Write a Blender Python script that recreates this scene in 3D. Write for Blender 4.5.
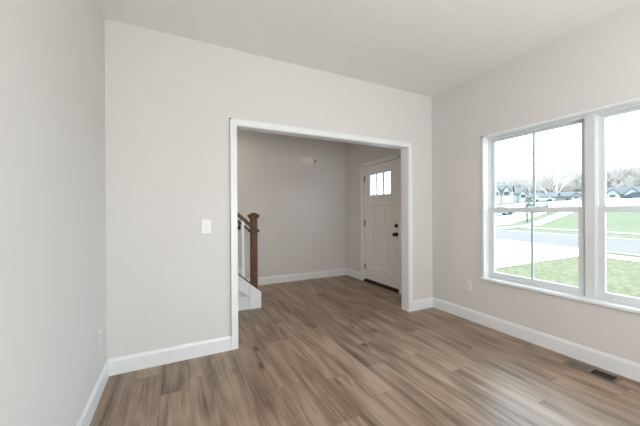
import bpy, bmesh, math, random
from mathutils import Vector, Matrix
for o in list(bpy.data.objects):
    bpy.data.objects.remove(o)
SC = bpy.context.scene
COL = SC.collection
R = math.radians

# ------------------------------------------------------------------ camera
cam_d = bpy.data.cameras.new('camera')
cam = bpy.data.objects.new('camera', cam_d)
COL.objects.link(cam)
cam_d.sensor_fit = 'HORIZONTAL'
cam_d.sensor_width = 36
cam_d.lens = 36 * 288.93 / 640
cam_d.clip_start = 0.02
cam_d.clip_end = 800
yaw, pit, rol = R(26.7491), R(-0.1237), R(0.3589)
fw = Vector((math.sin(yaw) * math.cos(pit), math.cos(yaw) * math.cos(pit), math.sin(pit)))
rt0 = Vector((math.cos(yaw), -math.sin(yaw), 0))
up0 = rt0.cross(fw)
rt = rt0 * math.cos(rol) - up0 * math.sin(rol)
up = up0 * math.cos(rol) + rt0 * math.sin(rol)
m = Matrix((rt, up, -fw)).transposed().to_4x4()
m.translation = Vector((-3.0117, -2.7152, 1.2438))
cam.matrix_world = m
SC.camera = cam

# ------------------------------------------------------------------ sky and large lights
world = bpy.data.worlds.new('overcast_sky')
SC.world = world
world.use_nodes = True
bg = world.node_tree.nodes['Background']
bg.inputs[0].default_value = (0.70, 0.865, 1.0, 1)
bg.inputs[1].default_value = 7.4

def area(name, loc, rot, sx, sy, power, col=(1, 1, 1)):
    d = bpy.data.lights.new(name, 'AREA')
    d.shape = 'RECTANGLE'
    d.size, d.size_y, d.energy, d.color = sx, sy, power, col
    o = bpy.data.objects.new(name, d)
    o.location, o.rotation_euler = loc, rot
    COL.objects.link(o)
    return o
# added fill light behind the camera, tilted up towards the ceiling
area('rear_fill_light', (-1.9, -4.52, 1.45), (R(128), 0, 0), 2.6, 2.0, 165, (1.0, 0.98, 0.96))
# warm fill light added under the closed ceiling over the stairs
area('stairwell_fill_light', (-3.3, 1.66, 2.70), (0, 0, 0), 1.6, 0.9, 23, (1.0, 0.82, 0.67))
for nm, loc, rot, sx, sy in (('window_portal', (0.2, -1.59, 1.28), (0, R(90), 0), 1.6, 1.9),):
    pl = area(nm, loc, rot, sx, sy, 1)
    pl.data.cycles.is_portal = True

SC.view_settings.view_transform = 'Standard'
SC.view_settings.look = 'None'
SC.view_settings.gamma = 1
SC.view_settings.exposure = -0.02
SC.view_settings.use_curve_mapping = False

# ------------------------------------------------------------------ materials
def mat(name, col, rough=0.5, metal=0.0, spec=0.5):
    mt = bpy.data.materials.new(name)
    mt.use_nodes = True
    b = mt.node_tree.nodes['Principled BSDF']
    b.inputs['Base Color'].default_value = (*col, 1)
    b.inputs['Roughness'].default_value = rough
    b.inputs['Metallic'].default_value = metal
    b.inputs['Specular IOR Level'].default_value = spec
    return mt

def N(mt, kind, **kw):
    n = mt.node_tree.nodes.new(kind)
    for k, v in kw.items():
        setattr(n, k, v)
    return n

def L(mt, a, b):
    mt.node_tree.links.new(a, b)

def math_node(mt, op, a, b=None, c=None):
    n = N(mt, 'ShaderNodeMath', operation=op)
    for i, v in enumerate((a, b, c)):
        if v is None:
            continue
        if isinstance(v, (int, float)):
            n.inputs[i].default_value = v
        else:
            L(mt, v, n.inputs[i])
    return n.outputs[0]

def mottled(name, c1, c2, scale, rough=0.6, bump=0.0, bscale=60, spec=0.5, stretch=None):
    """two close tones mixed by noise, with an optional fine bump"""
    mt = mat(name, c1, rough, 0, spec)
    b = mt.node_tree.nodes['Principled BSDF']
    tc = N(mt, 'ShaderNodeTexCoord')
    src = tc.outputs['Object']
    if stretch:
        mp = N(mt, 'ShaderNodeMapping')
        mp.inputs['Scale'].default_value = stretch
        L(mt, src, mp.inputs[0])
        src = mp.outputs[0]
    nz = N(mt, 'ShaderNodeTexNoise')
    nz.inputs['Scale'].default_value = scale
    nz.inputs['Detail'].default_value = 6
    L(mt, src, nz.inputs['Vector'])
    rp = N(mt, 'ShaderNodeValToRGB')
    rp.color_ramp.elements[0].position = 0.3
    rp.color_ramp.elements[1].position = 0.7
    rp.color_ramp.elements[0].color = (*c1, 1)
    rp.color_ramp.elements[1].color = (*c2, 1)
    L(mt, nz.outputs[0], rp.inputs[0])
    L(mt, rp.outputs[0], b.inputs['Base Color'])
    if bump:
        n2 = N(mt, 'ShaderNodeTexNoise')
        n2.inputs['Scale'].default_value = bscale
        n2.inputs['Detail'].default_value = 3
        L(mt, src, n2.inputs['Vector'])
        bp = N(mt, 'ShaderNodeBump')
        bp.inputs['Strength'].default_value = bump
        bp.inputs['Distance'].default_value = 0.004
        L(mt, n2.outputs[0], bp.inputs['Height'])
        L(mt, bp.outputs[0], b.inputs['Normal'])
    return mt

WALL = mottled('greige_wall_paint', (0.685, 0.676, 0.664), (0.695, 0.686, 0.674), 3, 0.75, 0.12, 220, 0.25)
CEIL = mottled('ceiling_texture_paint', (0.79, 0.80, 0.785), (0.81, 0.82, 0.805), 14, 0.9, 1.0, 24, 0.2)
TRIM = mottled('white_trim_paint', (0.79, 0.815, 0.835), (0.81, 0.835, 0.855), 5, 0.35, 0, 0, 0.5)
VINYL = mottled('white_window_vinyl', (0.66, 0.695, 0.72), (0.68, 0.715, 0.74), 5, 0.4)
DOORP = mottled('white_door_paint', (0.82, 0.80, 0.795), (0.84, 0.82, 0.815), 4, 0.4)
PLATE = mottled('white_plastic', (0.74, 0.76, 0.775), (0.76, 0.78, 0.795), 8, 0.3)
CHIME = mottled('cream_plastic', (0.84, 0.80, 0.75), (0.86, 0.82, 0.77), 8, 0.4)
DARK = mottled('dark_slot', (0.02, 0.02, 0.02), (0.03, 0.03, 0.03), 8, 0.7)
BRONZE = mat('oil_rubbed_bronze', (0.05, 0.042, 0.038), 0.38, 0.8)
NICKEL = mat('aged_nickel', (0.26, 0.24, 0.22), 0.4, 0.9)
CARPET = mottled('beige_carpet', (0.46, 0.42, 0.37), (0.54, 0.50, 0.44), 120, 0.95, 0.6, 400, 0.1)
OAK = mottled('stained_oak', (0.070, 0.032, 0.011), (0.150, 0.078, 0.033), 7, 0.45, 0.1, 60, 0.25, (9, 9, 1))
OAKR = mottled('stained_oak_rail', (0.085, 0.048, 0.024), (0.16, 0.095, 0.050), 7, 0.45, 0.1, 60, 0.25, (1, 9, 9))
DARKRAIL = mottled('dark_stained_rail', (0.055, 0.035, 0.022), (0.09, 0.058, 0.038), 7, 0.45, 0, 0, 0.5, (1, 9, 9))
REG = mottled('taupe_register_enamel', (0.17, 0.138, 0.115), (0.21, 0.17, 0.14), 9, 0.45)

def glass(name):
    mt = bpy.data.materials.new(name)
    mt.use_nodes = True
    nt = mt.node_tree
    nt.nodes.clear()
    out = N(mt, 'ShaderNodeOutputMaterial')
    tr = N(mt, 'ShaderNodeBsdfTransparent')
    tr.inputs[0].default_value = (0.96, 0.985, 0.98, 1)
    gl = N(mt, 'ShaderNodeBsdfGlossy')
    gl.inputs['Roughness'].default_value = 0.02
    lw = N(mt, 'ShaderNodeLayerWeight')
    lw.inputs[0].default_value = 0.12
    mx = N(mt, 'ShaderNodeMixShader')
    L(mt, lw.outputs['Fresnel'], mx.inputs[0])
    L(mt, tr.outputs[0], mx.inputs[1])
    L(mt, gl.outputs[0], mx.inputs[2])
    L(mt, mx.outputs[0], out.inputs[0])
    return mt
GLASS = glass('window_glass')

def plank_floor():
    mt = mat('vinyl_plank', (0.2, 0.15, 0.1), 0.42, 0, 0.5)
    b = mt.node_tree.nodes['Principled BSDF']
    tc = N(mt, 'ShaderNodeTexCoord')
    sp = N(mt, 'ShaderNodeSeparateXYZ')
    L(mt, tc.outputs['Object'], sp.inputs[0])
    x, y = sp.outputs[0], sp.outputs[1]
    W, LEN = 0.182, 1.22
    xs = math_node(mt, 'DIVIDE', math_node(mt, 'ADD', x, 20.03), W)
    row = math_node(mt, 'FLOOR', xs)
    fx = math_node(mt, 'FRACT', xs)
    w1 = N(mt, 'ShaderNodeTexWhiteNoise', noise_dimensions='1D')
    L(mt, row, w1.inputs['W'])
    ys = math_node(mt, 'ADD', math_node(mt, 'DIVIDE', math_node(mt, 'ADD', y, 30), LEN), w1.outputs['Value'])
    col = math_node(mt, 'FLOOR', ys)
    fy = math_node(mt, 'FRACT', ys)
    cb = N(mt, 'ShaderNodeCombineXYZ')
    L(mt, row, cb.inputs[0]); L(mt, col, cb.inputs[1])
    w2 = N(mt, 'ShaderNodeTexWhiteNoise', noise_dimensions='2D')
    L(mt, cb.outputs[0], w2.inputs['Vector'])
    rnd = w2.outputs['Value']
    # grain coordinates: stretched along the plank, shifted per plank
    gx = math_node(mt, 'ADD', x, math_node(mt, 'MULTIPLY', rnd, 37.0))
    gy = math_node(mt, 'ADD', math_node(mt, 'MULTIPLY', y, 0.105), math_node(mt, 'MULTIPLY', rnd, 91.0))
    gc = N(mt, 'ShaderNodeCombineXYZ')
    L(mt, gx, gc.inputs[0]); L(mt, gy, gc.inputs[1])
    broad = N(mt, 'ShaderNodeTexNoise')
    broad.inputs['Scale'].default_value = 11
    broad.inputs['Detail'].default_value = 5
    broad.inputs['Distortion'].default_value = 0.9
    L(mt, gc.outputs[0], broad.inputs['Vector'])
    fine = N(mt, 'ShaderNodeTexNoise')
    fine.inputs['Scale'].default_value = 70
    fine.inputs['Detail'].default_value = 4
    gf = N(mt, 'ShaderNodeCombineXYZ')
    L(mt, gx, gf.inputs[0])
    L(mt, math_node(mt, 'ADD', math_node(mt, 'MULTIPLY', y, 0.03), math_node(mt, 'MULTIPLY', rnd, 61.0)), gf.inputs[1])
    L(mt, gf.outputs[0], fine.inputs['Vector'])
    # knots and cloudy patches, less stretched
    g2 = N(mt, 'ShaderNodeCombineXYZ')
    L(mt, gx, g2.inputs[0])
    L(mt, math_node(mt, 'ADD', math_node(mt, 'MULTIPLY', y, 0.4), math_node(mt, 'MULTIPLY', rnd, 53.0)), g2.inputs[1])
    patch = N(mt, 'ShaderNodeTexNoise')
    patch.inputs['Scale'].default_value = 7
    patch.inputs['Detail'].default_value = 3
    L(mt, g2.outputs[0], patch.inputs['Vector'])
    t = math_node(mt, 'ADD', math_node(mt, 'MULTIPLY', broad.outputs[0], 0.92), math_node(mt, 'MULTIPLY', fine.outputs[0], 0.55))
    t = math_node(mt, 'ADD', t, math_node(mt, 'MULTIPLY', patch.outputs[0], 0.40))
    t = math_node(mt, 'ADD', t, math_node(mt, 'MULTIPLY', rnd, 0.15))
    t = math_node(mt, 'SUBTRACT', t, 0.455)
    g3 = N(mt, 'ShaderNodeCombineXYZ')
    L(mt, gx, g3.inputs[0])
    L(mt, math_node(mt, 'ADD', math_node(mt, 'MULTIPLY', y, 0.45), math_node(mt, 'MULTIPLY', rnd, 17.0)), g3.inputs[1])
    vk = N(mt, 'ShaderNodeTexVoronoi')
    vk.inputs['Scale'].default_value = 3.2
    L(mt, g3.outputs[0], vk.inputs['Vector'])
    kn = N(mt, 'ShaderNodeMapRange')
    kn.inputs['From Min'].default_value = 0.02
    kn.inputs['From Max'].default_value = 0.13
    kn.inputs['To Min'].default_value = 0.55
    kn.inputs['To Max'].default_value = 0.0
    L(mt, vk.outputs['Distance'], kn.inputs[0])
    t = math_node(mt, 'SUBTRACT', t, math_node(mt, 'MULTIPLY', kn.outputs[0], math_node(mt, 'MULTIPLY', patch.outputs[0], 1.3)))
    rp = N(mt, 'ShaderNodeValToRGB')
    e = rp.color_ramp.elements
    e[0].position, e[0].color = 0.22, (0.075, 0.046, 0.029, 1)
    e[1].position, e[1].color = 0.78, (0.400, 0.290, 0.205, 1)
    for p_, c_ in ((0.36, (0.150, 0.097, 0.064, 1)), (0.50, (0.235, 0.160, 0.109, 1)), (0.64, (0.310, 0.219, 0.153, 1))):
        k = e.new(p_); k.color = c_
    L(mt, t, rp.inputs[0])
    # seams
    ex = math_node(mt, 'MULTIPLY', math_node(mt, 'MINIMUM', fx, math_node(mt, 'SUBTRACT', 1.0, fx)), W)
    ey = math_node(mt, 'MULTIPLY', math_node(mt, 'MINIMUM', fy, math_node(mt, 'SUBTRACT', 1.0, fy)), LEN)
    sm = math_node(mt, 'LESS_THAN', math_node(mt, 'MINIMUM', ex, ey), 0.0014)
    mx = N(mt, 'ShaderNodeMix', data_type='RGBA')
    mx.inputs['B'].default_value = (0.06, 0.04, 0.028, 1)
    L(mt, math_node(mt, 'MULTIPLY', sm, 0.4), mx.inputs['Factor'])
    L(mt, rp.outputs[0], mx.inputs['A'])
    L(mt, mx.outputs['Result'], b.inputs['Base Color'])
    rr = N(mt, 'ShaderNodeMapRange')
    rr.inputs['To Min'].default_value = 0.30
    rr.inputs['To Max'].default_value = 0.44
    L(mt, fine.outputs[0], rr.inputs[0])
    L(mt, rr.outputs[0], b.inputs['Roughness'])
    bp = N(mt, 'ShaderNodeBump')
    bp.inputs['Strength'].default_value = 0.15
    bp.inputs['Distance'].default_value = 0.002
    L(mt, fine.outputs[0], bp.inputs['Height'])
    L(mt, bp.outputs[0], b.inputs['Normal'])
    return mt
FLOOR = plank_floor()

GRASS = mottled('spring_lawn', (0.078, 0.086, 0.042), (0.180, 0.152, 0.092), 9.0, 0.95, 0, 0, 0.1)
GRASSF = mottled('far_lawn', (0.105, 0.112, 0.062), (0.140, 0.134, 0.084), 1.6, 0.95, 0, 0, 0.1)
CONC = mottled('pale_concrete', (0.42, 0.42, 0.41), (0.48, 0.48, 0.47), 1.5, 0.9, 0, 0, 0.2)
ROAD = mottled('street_asphalt', (0.130, 0.108, 0.098), (0.140, 0.118, 0.107), 0.6, 0.9, 0, 0, 0.2)
SIDING = mottled('white_siding', (0.30, 0.275, 0.26), (0.33, 0.305, 0.29), 0.5, 0.8)
SIDING2 = mottled('pale_grey_siding', (0.20, 0.185, 0.175), (0.22, 0.205, 0.195), 0.5, 0.8)
ROOF = mottled('blue_grey_shingle', (0.085, 0.084, 0.082), (0.108, 0.104, 0.100), 1.0, 0.9)
PANE = mat('dark_window_pane', (0.06, 0.06, 0.06), 0.35, 0, 0.2)
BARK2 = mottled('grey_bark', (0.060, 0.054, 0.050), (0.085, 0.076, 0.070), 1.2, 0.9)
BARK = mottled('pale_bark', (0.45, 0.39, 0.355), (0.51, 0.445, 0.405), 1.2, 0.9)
TYRE = mat('tyre_rubber', (0.03, 0.03, 0.03), 0.8)

# ------------------------------------------------------------------ mesh helpers
class MB:
    def __init__(s):
        s.bm = bmesh.new()

    def box(s, x0, x1, y0, y1, z0, z1, bev=0.0):
        r = bmesh.ops.create_cube(s.bm, size=1.0)
        vs = r['verts']
        for v in vs:
            v.co = Vector((x0 + (v.co.x + .5) * (x1 - x0), y0 + (v.co.y + .5) * (y1 - y0), z0 + (v.co.z + .5) * (z1 - z0)))
        if bev:
            es = list({e for v in vs for e in v.link_edges})
            bmesh.ops.bevel(s.bm, geom=es, offset=bev, segments=2, affect='EDGES', profile=0.5)
        return s

    def prism(s, pts, axis, a, b):
        """polygon pts (in the two other axes, in order) extruded along axis from a to b"""
        def mk(p, t):
            return {'x': (t, p[0], p[1]), 'y': (p[0], t, p[1]), 'z': (p[0], p[1], t)}[axis]
        v0 = [s.bm.verts.new(mk(p, a)) for p in pts]
        v1 = [s.bm.verts.new(mk(p, b)) for p in pts]
        n = len(pts)
        s.bm.faces.new(v0); s.bm.faces.new(v1)
        for i in range(n):
            s.bm.faces.new((v0[i], v0[(i + 1) % n], v1[(i + 1) % n], v1[i]))
        return s

    def cyl(s, c, axis, r, h, seg=20, r2=None):
        q = {'x': Matrix.Rotation(R(90), 4, 'Y'), 'y': Matrix.Rotation(R(-90), 4, 'X'), 'z': Matrix.Identity(4)}[axis]
        bmesh.ops.create_cone(s.bm, cap_ends=True, segments=seg, radius1=r, radius2=r if r2 is None else r2, depth=h,
                              matrix=Matrix.Translation(c) @ q)
        return s

    def ball(s, c, r, sc=(1, 1, 1)):
        bmesh.ops.create_uvsphere(s.bm, u_segments=18, v_segments=12, radius=r,
                                  matrix=Matrix.Translation(c) @ Matrix.Diagonal((*sc, 1)))
        return s

    def tube(s, a, b, r0, r1, seg=4):
        a, b = Vector(a), Vector(b)
        d = (b - a)
        q = d.to_track_quat('Z', 'Y').to_matrix()
        v0, v1 = [], []
        for i in range(seg):
            t = 2 * math.pi * i / seg
            e = q @ Vector((math.cos(t), math.sin(t), 0))
            v0.append(s.bm.verts.new(a + e * r0)); v1.append(s.bm.verts.new(b + e * r1))
        for i in range(seg):
            s.bm.faces.new((v0[i], v0[(i + 1) % seg], v1[(i + 1) % seg], v1[i]))
        s.bm.faces.new(v0[::-1]); s.bm.faces.new(v1)
        return s

    def build(s, name, mt, parent=None, smooth=False):
        bmesh.ops.recalc_face_normals(s.bm, faces=s.bm.faces)
        me = bpy.data.meshes.new(name)
        s.bm.to_mesh(me)
        s.bm.free()
        me.materials.append(mt)
        if smooth:
            for p in me.polygons:
                p.use_smooth = True
        o = bpy.data.objects.new(name, me)
        COL.objects.link(o)
        if parent:
            o.parent = parent
        return o

def tag(o, label=None, cat=None, group=None, kind=None):
    if label: o['label'] = label
    if cat: o['category'] = cat
    if group: o['group'] = group
    if kind: o['kind'] = kind
    return o

def empty(name, loc=(0, 0, 0), rz=0.0):
    o = bpy.data.objects.new(name, None)
    o.location = loc
    o.rotation_euler = (0, 0, rz)
    o.empty_display_size = 0.1
    COL.objects.link(o)
    return o

def box(name, mt, *a, parent=None, bev=0.0):
    return MB().box(*a, bev=bev).build(name, mt, parent)

def struct(o, label, cat):
    return tag(o, label, cat, kind='structure')

def copy_tree(o, parent=None):
    c = o.copy()
    COL.objects.link(c)
    if parent:
        c.parent = parent
    for ch in list(o.children):
        copy_tree(ch, c)
    return c

# ------------------------------------------------------------------ dimensions (metres)
H = 2.74
XL, YR = -3.48, -4.62           # left wall face, rear wall face
OL, OR, OH = -2.494, -0.420, 2.043   # cased opening
WT = 0.114                      # thickness of the wall with the opening
FX, FY, FXL = 0.05, 2.19, -5.0  # foyer door wall face, foyer back wall face, foyer far left
WY0, WY1, WZ0, WZ1 = -2.48, -0.70, 0.52, 2.05   # window opening
DY0, DY1, DZ = 0.68, 1.61, 2.065                # front door opening

# ------------------------------------------------------------------ room shell
struct(box('floor', FLOOR, FXL - .1, 0.10, YR - .1, FY + .1, -0.12, 0.0), 'brown wood-look plank floor running through room and foyer', 'floor')
struct(box('ceiling', CEIL, FXL - .1, 0.2, YR - .1, FY + .1, H, H + .12), 'pale lightly textured ceiling', 'ceiling')
struct(box('wall_left', WALL, XL - .12, XL, YR - .1, 0.0, 0, H), 'plain pale wall with an outlet near the corner', 'wall')
w = MB()
w.box(FXL - .1, OL - .016, 0, WT, 0, H).box(OR + .016, 0.0, 0, WT, 0, H).box(OL - .016, OR + .016, 0, WT, OH + .016, H)
struct(w.build('wall_back', WALL), 'greige wall with the wide cased opening', 'wall')
w = MB()
w.box(0, .16, YR - .1, WY0, 0, H).box(0, .16, WY1, WT, 0, H).box(0, .16, WY0, WY1, 0, WZ0).box(0, .16, WY0, WY1, WZ1, H)
struct(w.build('wall_right', WALL), 'greige wall holding the wide double window', 'wall')
struct(box('wall_rear', WALL, XL - .12, 0.16, YR - .12, YR, 0, H), 'wall behind the viewer', 'wall')
w = MB()
w.box(FX, FX + .16, WT, DY0 - .02, 0, H).box(FX, FX + .16, DY1 + .02, FY + .1, 0, H).box(FX, FX + .16, DY0 - .02, DY1 + .02, DZ + .02, H)
struct(w.build('wall_foyer_right', WALL), 'foyer wall holding the white front door', 'wall')
struct(box('wall_foyer_back', WALL, FXL - .1, FX + .16, FY, FY + .12, 0, H), 'far foyer wall behind the stair newel', 'wall')
struct(box('wall_foyer_left', WALL, FXL - .1, FXL, WT, FY, 0, H), 'foyer end wall beyond the stairs', 'wall')

# baseboards: a 13 cm board with an eased top, running along x or y
BH, BT = 0.128, 0.014
def baseboard(name, axis, a, b, face, side, label):
    """side: +1 = the board stands on the + side of the face coordinate"""
    t = side * BT
    prof = [(face, 0), (face + t, 0), (face + t, BH - .022), (face + t * .62, BH - .006), (face + t * .45, BH), (face, BH)]
    struct(MB().prism(prof, axis, a, b).build(name, TRIM), label, 'baseboard')
# prism axis 'x' takes (y, z), axis 'y' takes (x, z)
CW = 0.063
baseboard('baseboard_left', 'y', YR, -BT * .4, XL, 1, 'white baseboard along the left wall')
baseboard('baseboard_back_left', 'x', XL + BT * .4, OL - CW, 0, -1, 'white baseboard under the light switch, up to the opening')
baseboard('baseboard_back_right', 'x', OR + CW, -BT * .4, 0, -1, 'short white baseboard between the opening and the window wall')
baseboard('baseboard_right', 'y', YR, -BT * .4, 0, -1, 'white baseboard below the double window')
baseboard('baseboard_foyer_back', 'x', -1.98, FX - BT * .4, FY, -1, 'white baseboard on the far foyer wall')
baseboard('baseboard_foyer_right', 'y', DY1 + .07, FY - BT * .4, FX, -1, 'short white baseboard beside the front door hinges')

# cased opening: jamb boards and casing with a bead at the outer edge
tr = empty('trim_1', ((OL + OR) / 2, 0, 0))
def rel(o, par):
    o.parent = par
    o.matrix_parent_inverse = Matrix.Translation(par.location).inverted()
    return o
j = MB().box(OL - .016, OL, -.002, WT + .002, 0, OH).box(OR, OR + .016, -.002, WT + .002, 0, OH).box(OL - .016, OR + .016, -.002, WT + .002, OH, OH + .016)
rel(j.build('jamb', TRIM), tr)
for ys, yd in ((0, -1), (WT, 1)):
    c = MB()
    for x0, x1 in ((OL - CW, OL - .004), (OR + .004, OR + CW)):
        c.box(x0, x1, min(ys, ys + yd * .015), max(ys, ys + yd * .015), 0, OH + .004, .003)
    c.box(OL - CW, OR + CW, min(ys, ys + yd * .015), max(ys, ys + yd * .015), OH + .004, OH + CW, .003)
    for x0, x1 in ((OL - CW, OL - CW + .016), (OR + CW - .016, OR + CW)):
        c.box(x0, x1, min(ys, ys + yd * .020), max(ys, ys + yd * .020), 0, OH + CW, .003)
    c.box(OL - CW, OR + CW, min(ys, ys + yd * .020), max(ys, ys + yd * .020), OH + CW - .016, OH + CW, .003)
    rel(c.build('casing', TRIM), tr)
struct(tr, 'white casing and jambs framing the wide opening to the foyer', 'door casing')

# ------------------------------------------------------------------ windows
GX = 0.072    # inner face of the vinyl frame
tw = empty('trim_2', (0, (WY0 + WY1) / 2, WZ0))
b = MB()      # jamb liner around the pair of windows
b.box(-.010, GX + .01, WY1 - .012, WY1 + .012, WZ0, WZ1 + .012, .002)
b.box(-.010, GX + .01, WY0 - .012, WY0 + .012, WZ0, WZ1 + .012, .002)
b.box(-.010, GX + .01, WY0 - .012, WY1 + .012, WZ1 - .008, WZ1 + .012, .002)
rel(b.build('jamb_liner', TRIM), tw)
rel(box('sill', TRIM, -.032, GX + .01, WY0 - .022, WY1 + .022, WZ0 - .022, WZ0 + .004, bev=.005), tw)
MY0, MY1 = -1.617, -1.551
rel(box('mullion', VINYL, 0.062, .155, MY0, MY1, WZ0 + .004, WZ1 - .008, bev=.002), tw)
struct(tw, 'white jambs, sill and mullion framing both windows', 'window trim')

def ring(mb, x0, x1, y0, y1, z0, z1, wl, wr, wb, wt):
    """rectangular frame in the y-z plane"""
    mb.box(x0, x1, y1 - wl, y1, z0, z1, .002)
    mb.box(x0, x1, y0, y0 + wr, z0, z1, .002)
    mb.box(x0, x1, y0 + wr, y1 - wl, z0, z0 + wb, .002)
    mb.box(x0, x1, y0 + wr, y1 - wl, z1 - wt, z1, .002)
    return mb

def double_hung(name, y0, y1, label):
    z0, z1 = WZ0 + .004, WZ1 - .008
    e = empty(name, (0, (y0 + y1) / 2, z0))
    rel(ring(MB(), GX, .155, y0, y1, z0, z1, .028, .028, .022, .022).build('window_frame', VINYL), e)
    a0, a1 = y0 + .026, y1 - .026
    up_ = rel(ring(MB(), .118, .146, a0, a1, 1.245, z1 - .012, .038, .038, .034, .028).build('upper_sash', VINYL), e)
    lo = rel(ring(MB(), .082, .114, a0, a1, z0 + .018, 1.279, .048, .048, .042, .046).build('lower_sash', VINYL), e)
    ym = (y0 + y1) / 2
    gu = box('glass_pane', GLASS, .130, .134, a0 + .036, a1 - .036, 1.277, z1 - .038)
    gl = box('glass_pane', GLASS, .096, .100, a0 + .046, a1 - .046, z0 + .058, 1.235)
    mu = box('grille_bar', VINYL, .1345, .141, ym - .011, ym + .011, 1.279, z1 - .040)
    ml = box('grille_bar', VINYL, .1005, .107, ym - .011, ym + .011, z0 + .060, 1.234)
    for par, ch in ((up_, gu), (up_, mu), (lo, gl), (lo, ml)):
        ch.parent = par
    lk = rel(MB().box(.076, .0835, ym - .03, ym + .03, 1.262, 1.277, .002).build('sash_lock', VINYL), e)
    struct(e, label, 'window')
    return e
double_hung('window_1', MY1 - .021, WY1 + .010, 'white double hung window nearer the room corner, driveway behind it')
double_hung('window_2', WY0 - .012, MY0 + .021, 'white double hung window further from the room corner')

# ------------------------------------------------------------------ front door
dt = empty('trim_3', (FX, (DY0 + DY1) / 2, 0))
b = MB()
b.box(FX - .002, FX + .15, DY1, DY1 + .02, 0, DZ, .001).box(FX - .002, FX + .15, DY0 - .02, DY0, 0, DZ, .001).box(FX - .002, FX + .15, DY0 - .02, DY1 + .02, DZ, DZ + .02, .001)
b.box(FX + .075, FX + .09, DY1 - .012, DY1, 0, DZ).box(FX + .075, FX + .09, DY0, DY0 + .012, 0, DZ).box(FX + .075, FX + .09, DY0, DY1, DZ - .012, DZ)
rel(b.build('jamb', TRIM), dt)
c = MB()
for t, wI, wO in ((.015, .004, .060), (.020, .045, .060)):
    c.box(FX - t, FX, DY1 + wI, DY1 + wO, 0, DZ + wO, .002)
    c.box(FX - t, FX, DY0 - wO, DY0 - wI, 0, DZ + wO, .002)
    c.box(FX - t, FX, DY0 - wO, DY1 + wO, DZ + wI, DZ + wO, .002)
rel(c.build('casing', TRIM), dt)
struct(dt, 'white casing around the front door', 'door casing')

dr = empty('door_1', (FX + .045, (DY0 + DY1) / 2, 0))
dx0, dx1 = FX + .028, FX + .072     # leaf faces
ly0, ly1, lz0, lz1 = DY0 + .005, DY1 - .005, .047, DZ - .005
gy0, gy1, gz0, gz1 = .885, 1.450, 1.528, 1.905
p0, p1 = .262, 1.360                # panel bottom and top
sm0, sm1 = 1.062, 1.128             # centre stile
pl0, pl1, pr0, pr1 = sm1, 1.440, .870, sm0
lf = MB()
lf.box(dx0, dx1, gy1, ly1, lz0, lz1).box(dx0, dx1, ly0, pr0, lz0, lz1)
lf.box(dx0, dx1, pr0, gy1, gz1, lz1).box(dx0, dx1, pr0, gy1, p1, gz0).box(dx0, dx1, pr0, gy1, lz0, p0)
lf.box(dx0, dx1, sm0, sm1, p0, p1).box(dx0, dx1, pr0, gy0, gz0, gz1).box(dx0, dx1, pl1, gy1, p0, p1)
leaf = rel(lf.build('door_leaf', DOORP), dr)
for a, bb in ((pl0, pl1), (pr0, pr1)):
    q = MB().box(dx0 + .016, dx1 - .012, a, bb, p0, p1)
    # sloped moulding inside the panel edge
    wv, dd = .020, .016
    c0, c1 = [(dx0, y, z) for y, z in ((a, p0), (bb, p0), (bb, p1), (a, p1))], [(dx0 + dd, y, z) for y, z in ((a + wv, p0 + wv), (bb - wv, p0 + wv), (bb - wv, p1 - wv), (a + wv, p1 - wv))]
    v0, v1 = [q.bm.verts.new(v) for v in c0], [q.bm.verts.new(v) for v in c1]
    v2 = [q.bm.verts.new((dx0 + dd + .001, v[1], v[2])) for v in c0]
    for t_ in range(4):
        n_ = (t_ + 1) % 4
        q.bm.faces.new((v0[t_], v0[n_], v1[n_], v1[t_]))
        q.bm.faces.new((v2[t_], v2[n_], v1[n_], v1[t_]))
        q.bm.faces.new((v0[t_], v0[n_], v2[n_], v2[t_]))
    o = q.build('panel', DOORP); rel(o, dr)
fr = rel(ring(MB(), dx0 - .006, dx0 + .02, gy0 - .012, gy1 + .012, gz0 - .012, gz1 + .012, .022, .022, .022, .022).build('lite_frame', DOORP), dr)
third = (gy1 - gy0 - .02) / 3
for k in (1, 2):
    yy = gy0 + .01 + third * k
    rel(box('muntin', DOORP, dx0 - .002, dx0 + .018, yy - .019, yy + .019, gz0 + .01, gz1 - .01, bev=.002), dr)
rel(box('glass_pane', GLASS, dx0 + .020, dx0 + .026, gy0, gy1, gz0, gz1), dr)
def knobset(kind, y, z):
    if kind == 'deadbolt':
        q = MB().cyl((dx0 - .008, y, z), 'x', .030, .018, 28).cyl((dx0 - .022, y, z), 'x', .012, .016, 16)
        k = rel(q.build('deadbolt', BRONZE, None, True), dr)
        t = box('thumb_turn', BRONZE, dx0 - .040, dx0 - .026, y - .018, y + .018, z - .006, z + .006, bev=.002)
        t.parent = k
    else:
        q = MB().cyl((dx0 - .006, y, z), 'x', .032, .014, 28).cyl((dx0 - .026, y, z), 'x', .013, .034, 16)
        k = rel(q.build('knob_rosette', BRONZE, None, True), dr)
        t = MB().ball((dx0 - .055, y, z), .030, (.82, 1, 1)).build('knob', BRONZE, None, True)
        t.parent = k
knobset('deadbolt', .765, 1.028)
knobset('knob', .765, .893)
rel(MB().cyl((dx0 - .003, .768, .660), 'x', .010, .008, 16).build('mounting_bolt', NICKEL), dr)
rel(MB().cyl((dx0 - .002, .768, .585), 'x', .006, .006, 16).build('mounting_bolt', NICKEL), dr)
for hz in (1.846, 1.046, .262):
    h = MB().cyl((FX + .020, DY1 - .001, hz), 'z', .0075, .10, 14).cyl((FX + .020, DY1 - .001, hz + .053), 'z', .005, .008, 12)
    h.box(FX + .020, FX + .030, DY1 - .022, DY1 + .010, hz - .048, hz + .048)
    rel(h.build('hinge', NICKEL), dr)
rel(box('threshold', BRONZE, FX - .004, FX + .15, DY0, DY1, 0.001, .030, bev=.004), dr)
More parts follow.
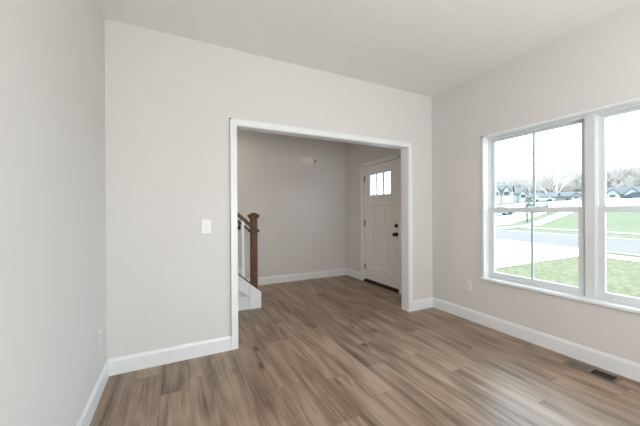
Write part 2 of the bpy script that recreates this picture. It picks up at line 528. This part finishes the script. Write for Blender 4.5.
rel(box('door_sweep', DARK, dx0 + .004, dx1 - .004, ly0, ly1, .030, .048), dr)
struct(dr, 'white craftsman front door with three narrow lites over two panels', 'door')

# ------------------------------------------------------------------ staircase behind the opening
SX, SY0, SY1, SL = -2.003, 1.021, 1.135, 0.871    # knee wall end, near face, far face, slope
XT = -4.55
def zs(x, z0=0.186):
    return z0 + (SX - x) * SL
st = empty('staircase', (SX, 1.6, 0))
kw = MB().prism([(XT, 0), (SX - .005, 0), (SX - .005, zs(SX - .005)), (XT, zs(XT))], 'y', SY0 + .016, SY1 - .012)
rel(kw.build('knee_wall', WALL), st)
sk = MB()
sk.prism([(SX - .146, zs(SX - .146)), (XT, zs(XT)), (XT, zs(XT) - .165), (SX - .146, zs(SX - .146) - .165)], 'y', SY0, SY0 + .018)
rel(sk.build('skirt_board', TRIM), st)
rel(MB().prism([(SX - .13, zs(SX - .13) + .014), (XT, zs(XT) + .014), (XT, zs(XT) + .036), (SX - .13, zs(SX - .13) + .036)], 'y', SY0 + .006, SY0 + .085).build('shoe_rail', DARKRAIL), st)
eb = MB().prism([(SX - .146, 0), (SX, 0), (SX, zs(SX)), (SX - .146, zs(SX - .146))], 'y', SY0 - .010, SY1)
rel(eb.build('end_board', TRIM), st)
cp = MB().prism([(SX + .004, zs(SX) - .002), (XT, zs(XT)), (XT, zs(XT) + .016), (SX + .004, zs(SX) + .014)], 'y', SY0 - .002, SY1 + .008)
rel(cp.build('cap_board', TRIM), st)
rel(box('base_strip', TRIM, XT, SX - .146, SY0, SY0 + .018, 0, .140, bev=.002), st)
rise, run = .196, .225
for k in range(11):
    xr = SX - .02 - k * run
    b = MB().box(xr - run - .02, xr + .02, SY1, FY - .015, (k + 1) * rise - .03, (k + 1) * rise, .006)
    rel(b.build('tread', CARPET), st)
    rel(box('riser', TRIM, xr - .018, xr, SY1, FY - .015, max(k * rise, 0.001), (k + 1) * rise - .03), st)
ws = MB().prism([(SX + .05, 0.002), (SX + .05, .25), (XT, .30 + (SX - XT) * SL), (XT, (SX - XT) * SL - .1), (SX - .3, .002)], 'y', FY - .014, FY - .001)
rel(ws.build('skirt_board', TRIM), st)
tag(st, 'carpeted staircase behind a low sloped wall with white trim boards', 'stairs', kind='thing')

rl = empty('stair_railing', (SX - .075, SY0 + .057, 0))
ncx, ncy, hw = SX - .077, SY0 + .057, .041
nw = MB().box(ncx - hw, ncx + hw, ncy - hw, ncy + hw, .20, 1.205, .004)
npost = rel(nw.build('newel_post', OAK), rl)
col_ = MB().box(ncx - .063, ncx + .063, ncy - .063, ncy + .063, .988, 1.026, .009)
col_.build('collar', OAK).parent = npost
cap = MB().box(ncx - .058, ncx + .058, ncy - .058, ncy + .058, 1.172, 1.196, .005).box(ncx - .068, ncx + .068, ncy - .068, ncy + .068, 1.196, 1.216, .006)
z = 1.216
v4 = [cap.bm.verts.new((ncx + a * .060, ncy + b_ * .060, z)) for a, b_ in ((-1, -1), (1, -1), (1, 1), (-1, 1))]
v5 = [cap.bm.verts.new((ncx + a * .022, ncy + b_ * .022, z + .026)) for a, b_ in ((-1, -1), (1, -1), (1, 1), (-1, 1))]
cap.bm.faces.new(v5)
for i in range(4):
    cap.bm.faces.new((v4[i], v4[(i + 1) % 4], v5[(i + 1) % 4], v5[i]))
cap.build('newel_cap', OAK).parent = npost
hr0, hr1 = ncx - hw, XT + .3
def zr(x):
    return 1.249 + (-2.283 - x) * SL
hr = MB().prism([(hr0, zr(hr0)), (hr1, zr(hr1)), (hr1, zr(hr1) - .056), (hr0, zr(hr0) - .056)], 'y', ncy - .030, ncy + .030)
bmesh.ops.bevel(hr.bm, geom=hr.bm.edges[:], offset=.007, segments=2, affect='EDGES')
rel(hr.build('handrail', OAKR), rl)
for k in range(5):
    bx = -2.222 - k * .115
    rel(box('baluster', TRIM, bx - .015, bx + .015, ncy - .015, ncy + .015, zs(bx) + .03, zr(bx) - .045), rl)
tag(rl, 'oak newel post, handrail and white balusters standing on the low stair wall', 'railing')

wr = empty('wall_handrail', (-2.3, FY, 0))
def zw(x):
    return .945 + (-1.884 - x) * .85
w0, w1 = -1.90, -4.2
hb = MB().prism([(w0, zw(w0) + .02), (w1, zw(w1) + .02), (w1, zw(w1) - .022), (w0, zw(w0) - .022)], 'y', FY - .085, FY - .045)
bmesh.ops.bevel(hb.bm, geom=hb.bm.edges[:], offset=.007, segments=2, affect='EDGES')
rel(hb.build('rail', DARKRAIL), wr)
for bx in (-2.060, -3.2):
    q = MB().cyl((bx, FY - .006, zw(bx) - .10), 'y', .030, .012, 20).tube((bx, FY - .01, zw(bx) - .10), (bx, FY - .065, zw(bx) - .085), .009, .009, 10)
    q.tube((bx, FY - .065, zw(bx) - .09), (bx, FY - .065, zw(bx) - .015), .009, .009, 10).ball((bx, FY - .062, zw(bx) - .10), .024)
    rel(q.build('bracket', BRONZE, None, True), wr)
tag(wr, 'dark handrail on black brackets along the far stair wall', 'handrail')

# ------------------------------------------------------------------ electrical plates and wall boxes (local: x right, -y out of wall, z up)
def plate_thing(name, loc, rz, label, cat, group, kind, pw=.074, ph=.120):
    e = empty(name, loc, rz)
    box('plate', PLATE, -pw / 2, pw / 2, -.006, 0, -ph / 2, ph / 2, parent=e, bev=.003)
    if kind == 'outlet':
        for s in (-1, 1):
            r_ = box('receptacle', PLATE, -.017, .017, -.0085, -.005, s * .021 - .0145, s * .021 + .0145, parent=e, bev=.003)
            q = MB().box(-.008, -.0055, -.0092, -.008, s * .021 - .002, s * .021 + .007).box(.0055, .008, -.0092, -.008, s * .021 - .002, s * .021 + .006)
            q.cyl((0, -.0086, s * .021 - .008), 'y', .0028, .0012, 10)
            q.build('slots', DARK, r_)
        MB().cyl((0, -.0065, 0), 'y', .003, .002, 10).build('screw', PLATE, e)
    else:
        box('switch_collar', PLATE, -.008, .008, -.0085, -.005, -.015, .015, parent=e, bev=.001)
        t = MB().box(-.0045, .0045, -.020, -.008, -.006, .006, .0015).build('toggle', PLATE, e)
        t.rotation_euler = (R(22), 0, 0)
        for s in (-1, 1):
            MB().cyl((0, -.0065, s * .03), 'y', .003, .002, 10).build('screw', PLATE, e)
    return tag(e, label, cat, group)
plate_thing('light_switch', (-2.762, 0, 1.127), 0, 'white toggle light switch plate left of the cased opening', 'light switch', None, 'switch', .080, .124)
plate_thing('wall_outlet', (XL, -.245, .385), R(90), 'white outlet low on the left wall near the corner', 'outlet', 'wall outlets', 'outlet')
plate_thing('wall_outlet', (0, -.523, .397), R(-90), 'white outlet low on the wall just before the window', 'outlet', 'wall outlets', 'outlet')
plate_thing('wall_outlet', (-.770, FY, .41), 0, 'white outlet low on the far foyer wall', 'outlet', 'wall outlets', 'outlet')

dc = empty('door_chime', (-.809, FY, 2.200))
box('chime_cover', CHIME, -.108, .108, -.060, -.006, -.062, .062, parent=dc, bev=.008)
box('back_plate', CHIME, -.114, .114, -.006, 0, -.066, .066, parent=dc, bev=.002)
tag(dc, 'cream door chime box high on the far foyer wall', 'door chime')
sn = MB().cyl((-.640, FY - .006, 2.203), 'y', .016, .012, 20).build('wall_plug', DARK)
tag(sn, 'tiny dark round plug on the foyer wall beside the chime box', 'wall plug')

# ------------------------------------------------------------------ floor register
fv = empty('floor_vent', (-.128, -1.655, 0))
vw, vl = .066, .158      # half width (x), half length (y)
q = MB()
q.box(-vw, -vw + .016, -vl, vl, 0, .005, .0015).box(vw - .016, vw, -vl, vl, 0, .005, .0015)
q.box(-vw + .016, vw - .016, -vl, -vl + .018, 0, .005, .0015).box(-vw + .016, vw - .016, vl - .018, vl, 0, .005, .0015)
q.box(-vw + .016, vw - .016, -.010, .010, 0, .005)
q.build('frame', REG, fv)
box('shade_sheet', DARK, -vw + .016, vw - .016, -vl + .018, vl - .018, 0.0003, .0009, parent=fv)  # dark sheet laid on the floor for the shade inside the duct
for bank in (-1, 1):
    a0, a1 = (-vl + .018, -.010) if bank < 0 else (.010, vl - .018)
    n = 9
    for i in range(n):
        yc = a0 + (a1 - a0) * (i + .5) / n
        wd = .0014 if bank < 0 else .0042
        box('louver', BRONZE if bank < 0 else REG, -vw + .016, vw - .016, yc - wd, yc + wd, .001, .0045, parent=fv)  # near bank coloured dark for the shade between its tilted slats
tag(fv, 'taupe metal floor register with its near louvers coloured dark as shade beside the window wall', 'floor vent')

# ------------------------------------------------------------------ outside
def tz(x, y):
    s = (x - .27 * y) / 1.036
    return -.4 + .1 * min(max(s - 28, 0), 40)

def patch(name, mt, c00, c10, c11, c01, nx, ny, off, label, cat):
    """a ground strip between four corners that follows the slope of the land"""
    bm = bmesh.new()
    g = []
    for i in range(nx + 1):
        row = []
        for k in range(ny + 1):
            u, v = i / nx, k / ny
            x = (c00[0] * (1 - u) + c10[0] * u) * (1 - v) + (c01[0] * (1 - u) + c11[0] * u) * v
            y = (c00[1] * (1 - u) + c10[1] * u) * (1 - v) + (c01[1] * (1 - u) + c11[1] * u) * v
            row.append(bm.verts.new((x, y, tz(x, y) + off)))
        g.append(row)
    for i in range(nx):
        for k in range(ny):
            bm.faces.new((g[i][k], g[i + 1][k], g[i + 1][k + 1], g[i][k + 1]))
    q = MB(); q.bm.free(); q.bm = bm
    o = q.build(name, mt)
    for p in o.data.polygons:
        if p.normal.z < 0:
            p.flip()
    return struct(o, label, cat)
patch('lawn', GRASS, (.2, -30), (15, -30), (15, 40), (.2, 40), 30, 40, 0, 'green front lawn outside the windows', 'lawn')
patch('field_lawn', GRASSF, (15, -60), (330, -60), (330, 260), (15, 260), 160, 60, -.01, 'green lawn rising beyond the street', 'lawn')
def yline(x0, y):          # lines parallel to the street
    return (x0 + .27 * (y - 3.5), y)
patch('street', ROAD, yline(12.75, -40), yline(19.6, -40), yline(19.6, 70), yline(12.75, 70), 6, 60, .012, 'pale asphalt street across the front', 'street')
patch('street_curb', CONC, yline(12.45, -40), yline(12.75, -40), yline(12.75, 70), yline(12.45, 70), 1, 60, .022, 'concrete curb on the near side of the street', 'curb')
patch('street_curb', CONC, yline(19.6, -40), yline(19.9, -40), yline(19.9, 70), yline(19.6, 70), 1, 60, .03, 'concrete curb on the far side of the street', 'curb')
patch('sidewalk_path', CONC, yline(10.75, -40), yline(11.8, -40), yline(11.8, 70), yline(10.75, 70), 2, 60, .016, 'concrete sidewalk on the near side of the street', 'sidewalk')
patch('sidewalk_path', CONC, yline(24.3, -40), yline(25.6, -40), yline(25.6, 14), yline(24.3, 14), 2, 40, .03, 'concrete sidewalk on the far side of the street', 'sidewalk')
patch('driveway_path', CONC, (1.5, 2.38), (12.6, 2.38), (13.6, 9.5), (1.5, 9.0), 10, 8, .014, 'broad white concrete driveway running to the street', 'driveway')
patch('side_path', CONC, (23.4, 13.0), (52, 18.6), (52, 20.6), (23.4, 14.3), 30, 3, .04, 'concrete path climbing between the far lawns', 'path')
patch('upper_street', CONC, (50 + .27 * -60, -60), (74 + .27 * -60, -60), (74 + .27 * 120, 120), (50 + .27 * 120, 120), 8, 40, .02, 'pale street in front of the white houses up the slope', 'street')
patch('house_lawn', GRASSF, (72.5, 44.5), (82, 39.5), (86, 47), (77, 53), 6, 6, .06, 'green lawn before the two-gabled white house', 'lawn')
patch('side_street', CONC, (26.2, 17.0), (62, 24.0), (62, 48.0), (28.5, 26.0), 30, 10, .03, 'pale side street leading away up the slope', 'street')

random.seed(7)
def branch(mb, p, d, ln, r, depth, seg=4):
    q = p + d * ln
    mb.tube(p, q, r, r * .62, seg)
    if depth == 0:
        return
    n = 4 if depth > 2 else 3
    for i in range(n):
        ax = Vector((random.uniform(-1, 1), random.uniform(-1, 1), random.uniform(-.25, .6)))
        nd = (d * 1.0 + ax.normalized() * random.uniform(.5, .95)).normalized()
        t = random.uniform(.55, 1.0)
        branch(mb, p + d * ln * t, nd, ln * random.uniform(.58, .8), r * .55, depth - 1, 3)

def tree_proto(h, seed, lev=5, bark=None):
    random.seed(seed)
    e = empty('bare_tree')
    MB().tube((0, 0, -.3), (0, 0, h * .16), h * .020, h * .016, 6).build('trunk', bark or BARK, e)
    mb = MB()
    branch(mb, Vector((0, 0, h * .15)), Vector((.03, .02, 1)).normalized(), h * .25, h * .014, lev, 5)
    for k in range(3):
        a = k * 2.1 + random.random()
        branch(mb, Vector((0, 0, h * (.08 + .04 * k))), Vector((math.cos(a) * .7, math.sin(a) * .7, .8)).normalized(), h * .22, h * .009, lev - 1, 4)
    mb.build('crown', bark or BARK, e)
    return e
protos = [tree_proto(17, 3), tree_proto(17, 11), tree_proto(17, 19)]
used = [False] * 3
def plant(x, y, sc, k, rz, label, group):
    if used[k]:
        o = copy_tree(protos[k])
    else:
        o = protos[k]; used[k] = True
    o.location = (x, y, tz(x, y))
    o.rotation_euler = (0, 0, rz)
    o.scale = (sc, sc, sc)
    return tag(o, label, 'tree', group)
random.seed(21)
# the wood behind the houses: a band running from beyond the left house to beyond the right one
A, B = Vector((128, 112)), Vector((205, 42))
nT = 130
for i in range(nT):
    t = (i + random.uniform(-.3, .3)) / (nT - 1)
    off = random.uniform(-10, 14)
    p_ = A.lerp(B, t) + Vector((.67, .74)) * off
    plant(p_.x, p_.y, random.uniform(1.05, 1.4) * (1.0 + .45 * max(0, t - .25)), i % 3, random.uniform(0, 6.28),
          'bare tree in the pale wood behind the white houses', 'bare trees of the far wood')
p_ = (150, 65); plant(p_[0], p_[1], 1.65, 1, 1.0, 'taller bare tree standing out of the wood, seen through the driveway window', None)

# street tree on the grass by the side street
protos.append(tree_proto(5.2, 33, 3, BARK2)); used.append(False)
plant(36.6, 18.0, 1.0, 3, .4, 'young bare street tree on the grass by the side street', None)
plant(47.6, 20.9, .9, 3, 2.4, 'young bare street tree beside the path climbing the lawn', None)

def house(name, x, y, face, w, d, h, rh, gables, wall, label, chim=False):
    """face: direction the front looks (radians). local: front is -y, width along x"""
    e = empty(name, (x, y, tz(x, y)), face)
    box('wall', wall, -w / 2, w / 2, 0, d, -.5, h, parent=e)
    o_ = .35
    MB().prism([(-o_, h - .05), (d / 2, h + rh), (d + o_, h - .05), (d + o_, h + .15), (d / 2, h + rh + .22), (-o_, h + .15)], 'x', -w / 2 - o_, w / 2 + o_).build('roof', ROOF, e)
    MB().prism([(0, h - .02), (d, h - .02), (d / 2, h + rh)], 'x', -w / 2, w / 2).build('gable_end', wall, e)
    for gx, gw, gh in gables:
        f = -.9
        g = MB().prism([(gx - gw / 2, -.5), (gx + gw / 2, -.5), (gx + gw / 2, h), (gx, h + gh), (gx - gw / 2, h)], 'y', f, d / 2).build('front_gable', wall, e)
        t = .2
        MB().prism([(gx - gw / 2 - .3, h - .15), (gx, h + gh + .02), (gx + gw / 2 + .3, h - .15), (gx + gw / 2 + .3, h + .02), (gx, h + gh + t), (gx - gw / 2 - .3, h + .02)], 'y', f - .25, d / 2).build('gable_roof', ROOF, e)
        wn = MB()
        ring_xz(wn, gx - .75, gx + .75, f - .06, f + .02, h * .60, h * .60 + 1.3)
        fo = wn.build('window', SIDING, e)
        box('pane', PANE, gx - .65, gx + .65, f - .03, f - .01, h * .60 + .1, h * .60 + 1.2, parent=fo)
        gd = box('garage_door', SIDING, gx - 1.25, gx + 1.25, f - .05, f + .02, -.1, 2.15, parent=e)
    k = max(2, int(w / 3.2))
    for i in range(k):
        cx = -w / 2 + w * (i + .5) / k
        if any(abs(cx - g[0]) < g[1] / 2 + .7 for g in gables):
            continue
        for zz in ((.9, 3.7) if h > 5 else (.9,)):
            wn = MB()
            ring_xz(wn, cx - .55, cx + .55, -.06, .02, zz, zz + 1.4)
            fo = wn.build('window', SIDING, e)
            box('pane', PANE, cx - .46, cx + .46, -.03, -.01, zz + .1, zz + 1.3, parent=fo)
    return tag(e, label, 'house', 'white houses up the slope')
def ring_xz(mb, x0, x1, y0, y1, z0, z1, t=.1):
    mb.box(x0, x0 + t, y0, y1, z0, z1).box(x1 - t, x1, y0, y1, z0, z1).box(x0 + t, x1 - t, y0, y1, z0, z0 + t).box(x0 + t, x1 - t, y0, y1, z1 - t, z1)
# front faces the viewer: local -y must point back towards the room
def facing(x, y, turn=0.0):
    return math.atan2(y + 2.7, x + 3.0) - R(90) + turn
house('house', 84.5, 50.5, facing(84.5, 50.5, R(-6)), 5.4, 8, 3.7, 1.9, ((-1.0, 1.9, 1.75), (1.7, 1.5, 1.3)), SIDING, 'white house with two dark-roofed gables beside a green lawn')
house('house', 104, 56.5, facing(104, 56.5, R(25)), 6.5, 8, 3.6, 2.4, ((1.5, 2.2, 1.2),), SIDING, 'white house with a sloping dark roof next to the two-gabled one')
house('house', 118, 56, facing(118, 56, R(-10)), 9, 8, 2.6, 1.7, (), SIDING2, 'low pale house in front of the bare wood')
house('house', 124, 50.5, facing(124, 50.5, R(12)), 11, 8, 2.7, 1.8, ((2.4, 3.2, 1.4),), SIDING2, 'pale gabled house in the wood edge, seen just before the window mullion')
house('house', 129.5, 37.8, facing(129.5, 37.8, R(4)), 15, 9, 2.8, 2.7, ((-2.2, 3.6, 2.0), (2.2, 3.8, 2.1)), SIDING, 'long white house with two broad gables and a slate blue roof')

def car(name, x, y, rz, paint, label):
    e = empty(name, (x, y, tz(x, y)), rz)
    prof = [(-2.2, .35), (2.2, .35), (2.25, .75), (1.3, .92), (.75, 1.42), (-1.0, 1.46), (-1.75, .98), (-2.25, .9)]
    b_ = MB().prism(prof, 'y', -.88, .88)
    bmesh.ops.bevel(b_.bm, geom=b_.bm.edges[:], offset=.06, segments=2, affect='EDGES')
    b_.build('body', paint, e)
    gw = MB().prism([(-1.5, 1.0), (1.12, .98), (.66, 1.36), (-.96, 1.40)], 'y', -.895, .895).build('windows', PANE, e)
    for sx in (-1.4, 1.35):
        for sy in (-.82, .82):
            MB().cyl((sx, sy, .34), 'y', .34, .22, 16).build('wheel', TYRE, e)
    return tag(e, label, 'car', 'parked cars up the slope')
car('parked_car', 45.8, 27.2, R(-30), mat('grey_car_paint', (.16, .17, .18), .4), 'grey car parked at the end of the side street')
car('parked_car', 50.6, 24.2, R(55), mat('silver_car_paint', (.13, .135, .14), .4), 'dark grey car parked where path and side street meet')
car('parked_car', 84.5, 21.6, R(-60), mat('blue_car_paint', (.035, .05, .08), .4), 'dark blue car parked below the long white house')
car('parked_car', 81, 37.5, R(-55), mat('white_car_paint', (.45, .46, .47), .4), 'white car parked in front of the bare wood')

# porch slab and post outside the front door
struct(box('porch_slab_floor', CONC, .22, 2.1, .62, 4.1, -.45, -.05), 'concrete porch outside the front door', 'porch')
pp = empty('porch_post', (1.9, 3.80, -.05))
box('post_shaft', SIDING, -.055, .055, -.055, .055, 0, 2.6, parent=pp)
box('post_base', SIDING, -.08, .08, -.08, .08, 0, .2, parent=pp)
tag(pp, 'white porch post seen through the front door lites', 'post')
